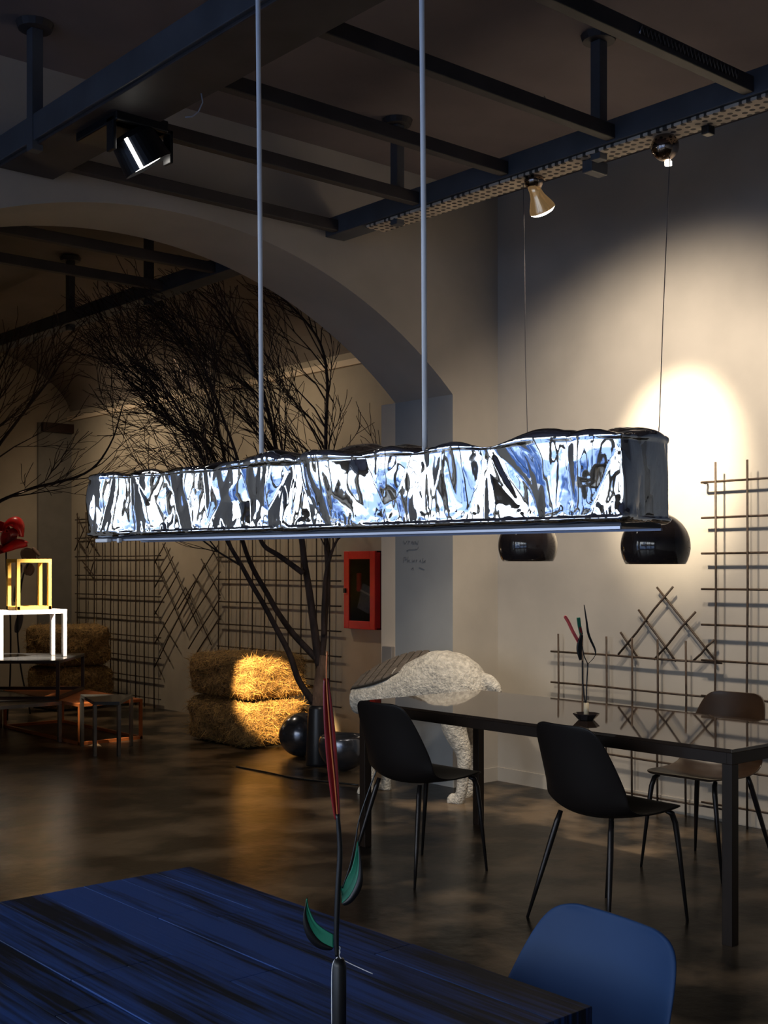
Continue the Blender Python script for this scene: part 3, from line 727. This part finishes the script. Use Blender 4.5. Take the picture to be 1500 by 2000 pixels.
MB().box(-0.04,-0.022,0.02,0.07,hh*0.48,hh*0.72).build('valve_tag', M['red'], t, bevel=0.01)
y = on_x(757,1262,AX1).y; z1 = on_x(757,1262,AX1).z
tag(MB().box(AX1-0.03,AX1+0.001,YB+0.005,YB+0.105,z1-0.30,z1).build('cable_box', M['box_grey'], bevel=0.004), 'grey surface cable box low on the cream pilaster strip', 'box')
wr = MB()
W = lambda px, py: tuple(on_x(px, py, AX1-0.003))
for seg in [[(788,1056),(791,1063),(795,1056)],[(797,1063),(798,1056),(801,1058)],[(803,1062),(805,1057),(808,1063),(809,1057)],[(811,1063),(811,1057),(816,1063),(817,1056)],
            [(794,1075),(800,1073),(808,1073),(816,1072),(817,1068)],[(794,1075),(797,1077)],
            [(788,1099),(789,1088),(793,1088),(794,1093),(789,1094)],[(797,1087),(796,1098),(799,1093),(801,1098)],[(805,1093),(806,1098),(809,1093),(810,1098)],[(813,1098),(813,1093),(816,1094)],
            [(819,1097),(821,1093),(823,1098)],[(826,1090),(826,1099),(831,1094),(830,1099)],[(803,1112),(807,1108),(808,1113)],[(819,1108),(824,1110),(829,1112)],[(796,1043),(798,1042)]]:
    for a, c in zip(seg, seg[1:]): wr.tube([W(*a), W(*c)], 0.0018, 4)
tag(wr.build('pencil_writing', M['pencil']), 'faint pencil handwriting in short lines on the grey arch jamb', 'writing')

# ------------------------------------------------------------------ hay bales
def bale_mesh(sx, sy, sz, seed):
    mb = MB(); n = 18; rr = 0.09
    def patch(o, ua, va):
        base = len(mb.v)
        for j in range(n+1):
            for i in range(n+1):
                p = o + ua*(i/n) + va*(j/n)
                r_ = min(rr, sz*0.4)
                c = Vector((max(-sx+r_,min(sx-r_,p.x)), max(-sy+r_,min(sy-r_,p.y)), max(r_,min(sz-r_,p.z))))
                q = p-c; q = q.normalized() if q.length > 1e-7 else Vector((0,0,1))
                pp = c + q*r_
                k = 0.022*noise.noise(pp*7+Vector((seed,0,0))) + 0.012*noise.noise(pp*22+Vector((0,seed,0)))
                if pp.z < 0.02: k = 0
                mb.v.append(tuple(pp + q*k))
        for j in range(n):
            for i in range(n):
                a = base+j*(n+1)+i; mb.f.append((a,a+1,a+n+2,a+n+1)); mb.mi.append(0)
    X, Y, Z = Vector((2*sx,0,0)), Vector((0,2*sy,0)), Vector((0,0,sz)); O = Vector((-sx,-sy,0))
    patch(O,Z,Y); patch(O+X,Y,Z); patch(O,X,Z); patch(O+Y,Z,X); patch(O+Z,X,Y); patch(O,Y,X)
    return mb
def bale(label, loc, rz, sx, sy, sz, seed, n=5200):
    t = thing('hay_bale', label, 'hay bale', loc, rz, 'hay bales in the far room')
    bm_ = bale_mesh(sx, sy, sz, seed); body = bm_.build('straw_block', M['hay'], t, smooth=True)
    r3 = random.Random(seed); s = MB()
    fs = [f for f in bm_.f]
    for _ in range(n):
        f = fs[r3.randrange(len(fs))]; a, c, e = (Vector(bm_.v[f[0]]), Vector(bm_.v[f[1]]), Vector(bm_.v[f[3]]))
        if a.z < 0.015: continue
        p = a + (c-a)*r3.random() + (e-a)*r3.random(); nn = (c-a).cross(e-a)
        if nn.length < 1e-9: continue
        nn.normalize()
        d = Vector((r3.gauss(0,1),r3.gauss(0,1),r3.gauss(0,0.7))); d = d - nn*d.dot(nn)*0.75; d.normalize()
        l = r3.uniform(0.03,0.10); w = r3.uniform(0.0010,0.0022)
        sd = d.cross(nn); sd = sd.normalized()*w if sd.length > 1e-6 else Vector((w,0,0))
        q = p + d*l + nn*r3.uniform(0.0,0.016)
        if q.z < 0.004: q.z = 0.004
        p = p + nn*0.002
        s.add([p-sd, p+sd, q+sd*0.4, q-sd*0.4], [(0,1,2,3)])
    o = s.build('straw', M['strand'], t); o['kind'] = 'stuff'
    return t
bale('lower hay bale beside the branch vase, glowing in the warm spot', (5.655,8.285,0), 0, 0.31, 0.43, 0.36, 3)
bale('upper hay bale beside the branch vase, glowing in the warm spot', (5.665,8.285,0.372), R(1.5), 0.31, 0.43, 0.345, 11)
bale('lower hay bale of the dim left stack behind the stacked frames', (5.66,11.45,0), 0, 0.33, 0.34, 0.42, 21, 2500)
bale('upper hay bale of the dim left stack behind the stacked frames', (5.64,11.45,0.430), R(-3), 0.33, 0.34, 0.40, 31, 2500)

# ------------------------------------------------------------------ vase, spheres, branch trees
vb = on_z(621,1494,0.0); vb.z = 0
VY = SN*vb.x + CS*vb.y
t = tag(MB().lathe([(0.0,0.0),(0.085,0.0),(0.09,0.02),(0.078,0.25),(0.070,0.40),(0.066,0.43),(0.058,0.43),(0.058,0.10),(0.0,0.10)], 36).build('floor_vase', M['vase'], smooth=True),
        'tall black floor vase holding the big dry branch, beside the hay', 'vase'); t.location = vb
def sphere_prof(r, a0_, a1_, n=24): return [(r*math.sin(a0_+(a1_-a0_)*i/n), -r*math.cos(a0_+(a1_-a0_)*i/n)) for i in range(n+1)]
p = on_z(592,1478,0.0)
o = tag(MB().lathe(sphere_prof(0.165,0.0,PI), 40).build('metal_sphere', M['ball'], smooth=True), 'dark metal floor sphere behind the vase, between hay and vase', 'sphere'); o.location = (p.x,p.y+0.03,0.165)
p = on_z(681,1507,0.0)
r_ = 0.175
o = tag(MB().lathe(sphere_prof(r_,0.0,PI*0.63)+[(r_*0.86,r_*0.40),(r_*0.80,r_*0.30),(0.0,-r_*0.2)], 40).build('metal_bowl', M['ball'], smooth=True), 'dark metal globe bowl with flat open top right of the vase', 'bowl'); o.location = (p.x,p.y+0.06,r_)

def grow(mb, p, d, l, r, depth, rg, bias, inside):
    pts = [p]; rs = [r]; q = p.copy(); dd = d.copy(); n = 4
    for i in range(n):
        dd = (dd + Vector((rg.gauss(0,0.13),rg.gauss(0,0.13),rg.gauss(0,0.11))) + bias*0.06).normalized()
        q = q + dd*(l/n)
        if i > 0 and not inside(q): break
        pts.append(q.copy()); rs.append(max(0.0022, r*(1-0.8*(i+1)/n)))
        if depth > 0 and (i > 0 or rg.random() < 0.6):
            for _ in range(2 if rg.random() < 0.30 else 1):
                sdv = Vector((rg.gauss(0,1),rg.gauss(0,1),rg.gauss(0,0.8))); sdv = (sdv - dd*sdv.dot(dd)).normalized()
                nd = (dd*0.85 + sdv*rg.uniform(0.25,0.62) + bias*0.12).normalized()
                grow(mb, q.copy(), nd, l*rg.uniform(0.45,0.72), max(0.0026,rs[-1]*0.8), depth-1, rg, bias, inside)
    if len(pts) > 1: mb.tube(pts, rs, 4, cap=False)
def tree(label, base, limbs, bias, seed, inside, trunk=None, depth=2, dens=0.8, name='bare_branch'):
    t = thing(name, label, 'branch', base); rg = random.Random(seed)
    if trunk: MB().tube(spline(local(t, trunk[0])), trunk[1], 12).build('trunk', M['trunk'], t, smooth=True)
    for pts, r0, r1, side in limbs:
        lp = spline(local(t, pts), 5); n = len(lp); mb = MB()
        org = t.location
        rs = [r0+(r1-r0)*(i/(n-1))**0.8 for i in range(n)]
        mb.tube([v + Vector((0.008*noise.noise(v*5),0.008*noise.noise(v*5+Vector((9,0,0))),0)) for v in lp], rs, 8)
        mw = MB()
        for i in range(max(2, int(n*side)), n):
            tg = (lp[min(i+1,n-1)]-lp[i-1]).normalized()
            for _ in range(1 if rg.random() < dens else 0):
                sdv = Vector((rg.gauss(0,1),rg.gauss(0,1),rg.gauss(0,0.7))); sdv = (sdv - tg*sdv.dot(tg)).normalized()
                nd = (tg*0.8 + sdv*rg.uniform(0.3,0.75) + bias*0.25).normalized()
                grow(mw, org+lp[i], nd, rg.uniform(0.40,0.80), max(0.003, rs[i]*0.55), depth, rg, bias, inside)
        o = mb.build('branch', M['bark'], t, smooth=True)
        mw.v = [tuple(Vector(v)-org) for v in mw.v]
        tw = mw.build('twigs', M['bark'], o, smooth=True); tw['kind'] = 'stuff'
    return t
A = lambda lst, Y=VY, dy=0.0: [at(px,py,Y + dy*i/(len(lst)-1)) for i,(px,py) in enumerate(lst)]
lean = c2w(-0.78,0.1,0.62).normalized()
tree('big dry branch fanning up and left from the black floor vase', vb + Vector((0,0,0.30)), [
    (A([(627,1300),(634,1220),(640,1130),(638,1050),(639,960),(636,860),(638,740),(620,660),(560,590),(500,545)], VY, 0.5), 0.026,0.006,0.42),
    (A([(624,1300),(608,1190),(598,1120),(586,1040),(558,940),(540,880),(512,760),(480,690),(420,600),(350,540)], VY, 0.3), 0.032,0.006,0.42),
    (A([(612,1372),(585,1330),(562,1270),(520,1190),(480,1120),(440,1045),(420,960),(385,870),(330,770),(290,720)], VY, -0.4), 0.028,0.006,0.45),
    (A([(622,1290),(575,1240),(540,1190),(495,1110),(470,1045),(455,960),(430,860),(400,760),(340,650),(270,590)], VY, 0.7), 0.026,0.006,0.45),
    (A([(592,1120),(545,1085),(515,1065),(500,1030),(480,950),(440,830),(400,720),(330,620),(260,560)], VY, -0.2), 0.022,0.005,0.35),
    (A([(632,1240),(634,1140),(646,1085),(662,1050)], VY, 0.2), 0.020,0.008,0.6),
    (A([(470,1045),(440,950),(405,870),(350,840),(320,800),(270,740),(215,690)], VY, 0.3), 0.014,0.004,0.25),
    ], lean, 5, lambda q: q.z < 3.50 and 4.15 < q.x < 6.17 and q.y > 6.35, (A([(620,1480),(619,1400),(622,1370),(627,1320),(632,1280)]), [0.045,0.046,0.050,0.044,0.032]))
lb = c2w(-3.62,9.0,0)
tree('dry branch reaching in from the left picture edge above the stacked frames', lb, [
    ([lb+Vector((0,0,1.15)), at(-70,1040,9.2), at(-10,985,9.1), at(60,955,9.0), at(165,925,8.9), at(215,870,8.9), at(240,790,8.9)], 0.022,0.004,0.30),
    ([lb+Vector((0,0,1.25)), at(-60,960,9.3), at(-10,880,9.3), at(50,800,9.3), at(105,730,9.3), at(150,650,9.3)], 0.022,0.004,0.30),
    ([lb+Vector((0,0,1.3)), at(-75,900,9.5), at(-30,780,9.5), at(10,700,9.6), at(30,640,9.6)], 0.020,0.004,0.30),
    ], c2w(0.5,0,0.6).normalized(), 12, lambda q: q.z < 3.25 and 2.9 < q.x < 5.3, ([lb, lb+Vector((0.02,0,0.5)), lb+Vector((0,0.01,1.0)), lb+Vector((0,0,1.32))], [0.045]*6+[0.04]*6+[0.034]*7), depth=2, dens=0.4)
tag(MB().lathe([(0.0,0.0),(0.17,0.0),(0.15,0.05),(0.055,0.06),(0.0,0.06)], 24, Matrix.Translation(lb)).build('tree_stand', M['vase'], smooth=False), 'round black stand under the left dry branch', 'stand')

# cable on the floor
tag(MB().tube(spline([on_z(462,1497,0.006),on_z(520,1508,0.006),on_z(580,1520,0.006),on_z(700,1533,0.006)]), 0.006, 6).build('floor_cable', M['black'], smooth=True), 'black cable lying on the floor in front of the hay and vase', 'cable')

# ------------------------------------------------------------------ stacked frames and low tables, far room
def bar_frame(name, label, x0, x1, y0, y1, z0, z1, w, m, top=None, base_bars=(), cat='side table', tname='tabletop', sides=True):
    t = thing(name, label, cat, ((x0+x1)/2,(y0+y1)/2,z0))
    a, c, h = (x1-x0)/2, (y1-y0)/2, z1-z0
    for sx in (-1,1):
        for sy in (-1,1):
            MB().box(sx*a-(w if sx>0 else 0), sx*a+(0 if sx>0 else w), sy*c-(w if sy>0 else 0), sy*c+(0 if sy>0 else w), 0, h-w).build('leg', m, t, bevel=0.0015)
    for nm, zz in [('top_frame', h-w)] + ([('base_frame', 0)] if base_bars else []):
        b = MB(); b.box(-a,a,-c,-c+w,zz,zz+w).box(-a,a,c-w,c,zz,zz+w).box(-a,-a+w,-c+w,c-w,zz,zz+w).box(a-w,a,-c+w,c-w,zz,zz+w)
        b.build(nm, m, t)
    if top: MB().box(-a+w,a-w,-c+w,c-w,h-w*0.6,h-0.001).build(tname, top, t)
    return t
bar_frame('steel_table', 'low steel-framed table on the floor at the bottom left of the stack', 3.65, 4.46, 9.16, 10.35, 0, 0.33, 0.028, M['mirror_steel'], M['mirror_steel'])
bar_frame('copper_table', 'low copper-coloured frame table on the floor, right end of the stack', 4.48, 5.05, 8.90, 10.35, 0, 0.33, 0.024, M['copper'], M['copper'], (1,))
q = c2w(-3.055,10.375)
t = thing('smoked_table', 'dark-framed table with smoked top, second level of the stack', 'side table', (q.x,q.y,0.332), -YAW)
a, c, h, w = 0.395, 0.425, 0.322, 0.026
for sx in (-1,1):
    for sy in (-1,1):
        MB().box(sx*a-(w if sx>0 else 0), sx*a+(0 if sx>0 else w), sy*c-(w if sy>0 else 0), sy*c+(0 if sy>0 else w), 0, h-w).build('leg', M['walnut'], t)
b = MB()
for zz in (0.0,): b.box(-a,a,-c,-c+w,zz,zz+w).box(-a,a,c-w,c,zz,zz+w).box(-a,-a+w,-c+w,c-w,zz,zz+w).box(a-w,a,-c+w,c-w,zz,zz+w)
b.build('base_frame', M['walnut'], t)
MB().box(-a,a,-c,c,h-w,h-0.008).build('top_frame', M['walnut'], t)
MB().box(-a,a,-c,c,h-0.008,h).build('tabletop', M['smoke_top'], t)
bar_frame('white_frame', 'bright white open frame table, third level of the stack', 4.14, 4.74, 9.64, 9.90, 0.655, 1.058, 0.034, M['white'], M['white'], cat='side table')
bar_frame('gold_frame', 'ochre yellow open cube frame on top of the stack', 4.30, 4.61, 9.66, 9.87, 1.059, 1.487, 0.030, M['gold'], None, (1,), cat='frame')
p = [on_z(px, 1000, 0) for px in ()]
cs = [c2w((px-750)/F*Y, Y) for px, Y in ((185,9.12),(232,9.12),(256,9.62),(160,9.62))]
cen = sum(cs, Vector())/4; cen.z = 0
t = thing('console_table', 'small dark table on slim steel legs in front of the copper frame', 'side table', cen)
lc = [v-cen for v in cs]
for v in lc: MB().box(v.x-0.012,v.x+0.012,v.y-0.012,v.y+0.012,0,0.385).build('leg', M['mirror_steel'], t)
hi = [v*1.06 for v in lc]
MB().add([v+Vector((0,0,0.385)) for v in hi]+[v+Vector((0,0,0.41)) for v in hi], [(3,2,1,0),(4,5,6,7),(0,1,5,4),(1,2,6,5),(2,3,7,6),(3,0,4,7)]).build('tabletop', M['smoke_top'], t)

# tin flowers beyond the stack
fb2 = c2w(-3.50,11.25); FY2 = 11.25
t = thing('red_flower', 'large glossy red tin flower on a dark stem at the left picture edge', 'decoration', fb2)
T = lambda lst, Y=FY2: local(t, [at(px,py,Y) for px,py in lst])
st = spline(T([(14,1400),(20,1320),(20,1200),(13,1120),(12,1074)])); st[0].z = 0
MB().tube(st, 0.008, 6).build('stem', M['black'], t, smooth=True)
def petal(pts, wid, m, nrm, nm='petal'):
    mb = MB(); p = spline(T(pts)); n = len(p)
    leaf_blade(mb, p, [0.006+wid*math.sin(PI*(0.06+0.9*i/(n-1)))**0.8 for i in range(n)], nrm, 0.02 if 'petal' in nm else 0.004)
    return solid(mb.build(nm, m, t, smooth=True), 0.004)
petal([(5,1076),(20,1068),(36,1062),(55,1064)], 0.055, M['red'], c2w(0.3,0.5,0.8))
petal([(12,1040),(18,1024),(30,1020),(39,1032),(38,1048)], 0.060, M['red'], c2w(0.2,0.6,0.75))
petal([(14,1072),(16,1052),(24,1040),(36,1046)], 0.075, M['darkred'], c2w(0.8,0.5,0.3))
petal([(18,1036),(4,1030),(-16,1026),(-34,1030)], 0.05, M['red'], c2w(0.2,0.4,0.9))
petal([(12,1074),(-8,1072),(-26,1066),(-40,1056)], 0.05, M['red'], c2w(0.2,0.4,0.9))
fb3 = c2w(-3.42,11.75); FY2 = 11.75
t = thing('tin_pod', 'brown folded tin pod on a stem behind the ochre cube frame', 'decoration', fb3)
T = lambda lst, Y=11.75: local(t, [at(px,py,Y) for px,py in lst])
st = spline(T([(59,1390),(40,1300),(34,1210),(44,1130),(56,1100)])); st[0].z = 0
MB().tube(st, 0.008, 6).build('stem', M['black'], t, smooth=True)
petal([(48,1094),(56,1083),(64,1074)], 0.075, M['pod'], c2w(1,0.3,-0.5), 'pod')
petal([(55,1124),(57,1112),(58,1100)], 0.045, M['pod'], c2w(1,0.3,0), 'pod')
petal([(64,1070),(71,1078),(78,1086)], 0.012, M['pod'], c2w(0.6,0.3,0.6), 'leaf')
petal([(43,1084),(47,1090),(52,1094)], 0.014, M['pod'], c2w(0.6,0.3,0.6), 'leaf')
petal([(39,1120),(38,1112),(41,1102)], 0.018, M['purple'], c2w(1,0.2,0), 'leaf')
petal([(30,1176),(35,1150),(40,1130)], 0.028, M['purple'], c2w(1,0.2,0), 'leaf')
petal([(32,1236),(37,1215),(42,1196)], 0.028, M['purple'], c2w(1,0.2,0), 'leaf')

# ------------------------------------------------------------------ daylight and lamps
wld = bpy.data.worlds.new('daylight'); scene.world = wld; wld.use_nodes = True
nt = wld.node_tree; bg = nt.nodes['Background']
tc = nt.nodes.new('ShaderNodeTexCoord'); sx = nt.nodes.new('ShaderNodeSeparateXYZ'); rp = nt.nodes.new('ShaderNodeValToRGB')
nt.links.new(tc.outputs['Generated'], sx.inputs['Vector']); nt.links.new(sx.outputs['Z'], rp.inputs['Fac'])
mr = nt.nodes.new('ShaderNodeMapRange'); mr.inputs['From Min'].default_value = -0.3; mr.inputs['From Max'].default_value = 0.5
nt.links.new(sx.outputs['Z'], mr.inputs['Value']); nt.links.new(mr.outputs['Result'], rp.inputs['Fac'])
e = rp.color_ramp.elements
e[0].position = 0.0; e[0].color = (0.10,0.16,0.30,1)
e[1].position = 1.0; e[1].color = (0.80,0.90,1.0,1)
for pos, c in ((0.34,(0.14,0.20,0.34,1)),(0.42,(0.42,0.56,0.82,1)),(0.55,(0.90,0.96,1.0,1))):
    k = e.new(pos); k.color = c
nz = nt.nodes.new('ShaderNodeTexNoise'); nz.inputs['Scale'].default_value = 5.0; nz.inputs['Detail'].default_value = 4
nt.links.new(tc.outputs['Generated'], nz.inputs['Vector'])
nr = nt.nodes.new('ShaderNodeValToRGB'); nr.color_ramp.elements[0].position = 0.41; nr.color_ramp.elements[0].color = (0.13,0.19,0.31,1)
nr.color_ramp.elements[1].position = 0.51; nr.color_ramp.elements[1].color = (1,1,1,1)
nt.links.new(nz.outputs['Fac'], nr.inputs['Fac'])
mm = nt.nodes.new('ShaderNodeMixRGB'); mm.blend_type = 'MULTIPLY'; mm.inputs['Fac'].default_value = 1.0
nt.links.new(rp.outputs['Color'], mm.inputs['Color1']); nt.links.new(nr.outputs['Color'], mm.inputs['Color2'])
nt.links.new(mm.outputs['Color'], bg.inputs['Color']); bg.inputs['Strength'].default_value = 5.0

def light(name, kind, loc, energy, color, to=None, **kw):
    l = bpy.data.lights.new(name, kind); l.energy = energy; l.color = color
    for k, v in kw.items(): setattr(l, k, v)
    o = bpy.data.objects.new(name, l); col.objects.link(o); o.location = loc
    if to is not None: o.rotation_euler = (Vector(to)-Vector(loc)).to_track_quat('-Z','Y').to_euler()
    return o
for i, (a, c) in enumerate(wins):
    l = light('window_portal', 'AREA', (XL-0.02,(a+c)/2,(WZ0+WZ1)/2), 1, (1,1,1), (XL+1,(a+c)/2,(WZ0+WZ1)/2), shape='RECTANGLE', size=WZ1-WZ0, size_y=c-a)
    l.data.cycles.is_portal = True
    l.rotation_euler = (PI/2, 0, -PI/2); l.data.size = c-a; l.data.size_y = WZ1-WZ0
l = light('window_portal', 'AREA', ((WX0+WX1)/2, YA-0.02, (WZ0+WZ1)/2), 1, (1,1,1), None, shape='RECTANGLE', size=WX1-WX0, size_y=WZ1-WZ0)
l.rotation_euler = (-PI/2, 0, 0); l.data.cycles.is_portal = True
WARM = (1.0,0.74,0.42)
fa = BA + Vector((0.10,0.01,-0.21))
light('reflector_beam', 'SPOT', fa, 640, (1.0,0.84,0.60), (5.86,4.19,2.04), spot_size=R(37), spot_blend=1.0, shadow_soft_size=0.05)
light('reflector_spill', 'SPOT', fa, 125, (1.0,0.85,0.68), (5.6,4.15,2.0), spot_size=R(122), spot_blend=0.7, shadow_soft_size=0.07)
light('globe_beam', 'SPOT', BB + Vector((0.06,0,-0.17)), 105, (1.0,0.85,0.67), (5.5,3.5,0.9), spot_size=R(116), spot_blend=0.8, shadow_soft_size=0.07)
light('spotlight_beam', 'SPOT', sp+hd+dr*0.10, 110, (1.0,0.86,0.66), (5.0,5.3,0.7), spot_size=R(34), spot_blend=0.8, shadow_soft_size=0.05)
hx_ = on_y(538,1372,7.86)
light('hay_spot', 'SPOT', (2.6,5.9,3.10), 6500, (1.0,0.66,0.28), hx_, spot_size=R(8.5), spot_blend=0.5, shadow_soft_size=0.03)
light('unseen_spot', 'SPOT', (5.7,8.3,2.95), 2600, (1.0,0.86,0.70), (4.46,9.72,0.98), spot_size=R(21), spot_blend=0.8, shadow_soft_size=0.04)
light('unseen_spot', 'SPOT', (3.1,8.2,3.2), 900, (1.0,0.80,0.55), (4.74,8.91,0.03), spot_size=R(7), spot_blend=0.6, shadow_soft_size=0.03)  # unseen lamp added to make the copper base bar glow
light('far_wall_fill', 'SPOT', (4.9,11.0,3.15), 70, (1.0,0.80,0.56), (6.25,10.9,1.7), spot_size=R(150), spot_blend=1.0, shadow_soft_size=0.1)  # fixtureless fill added to brighten the far room wall
light('far_wall_fill', 'SPOT', (4.9,8.6,3.15), 46, (1.0,0.80,0.56), (6.25,8.1,1.6), spot_size=R(140), spot_blend=1.0, shadow_soft_size=0.1)  # second added fill, nearer the arch

# ------------------------------------------------------------------ render look
scene.view_settings.view_transform = 'Standard'
scene.view_settings.look = 'None'
scene.view_settings.gamma = 1.0
scene.view_settings.exposure = 0.0
scene.view_settings.use_curve_mapping = False
scene.cycles.use_denoising = True
scene.cycles.max_bounces = 8
scene.cycles.sample_clamp_indirect = 6.0
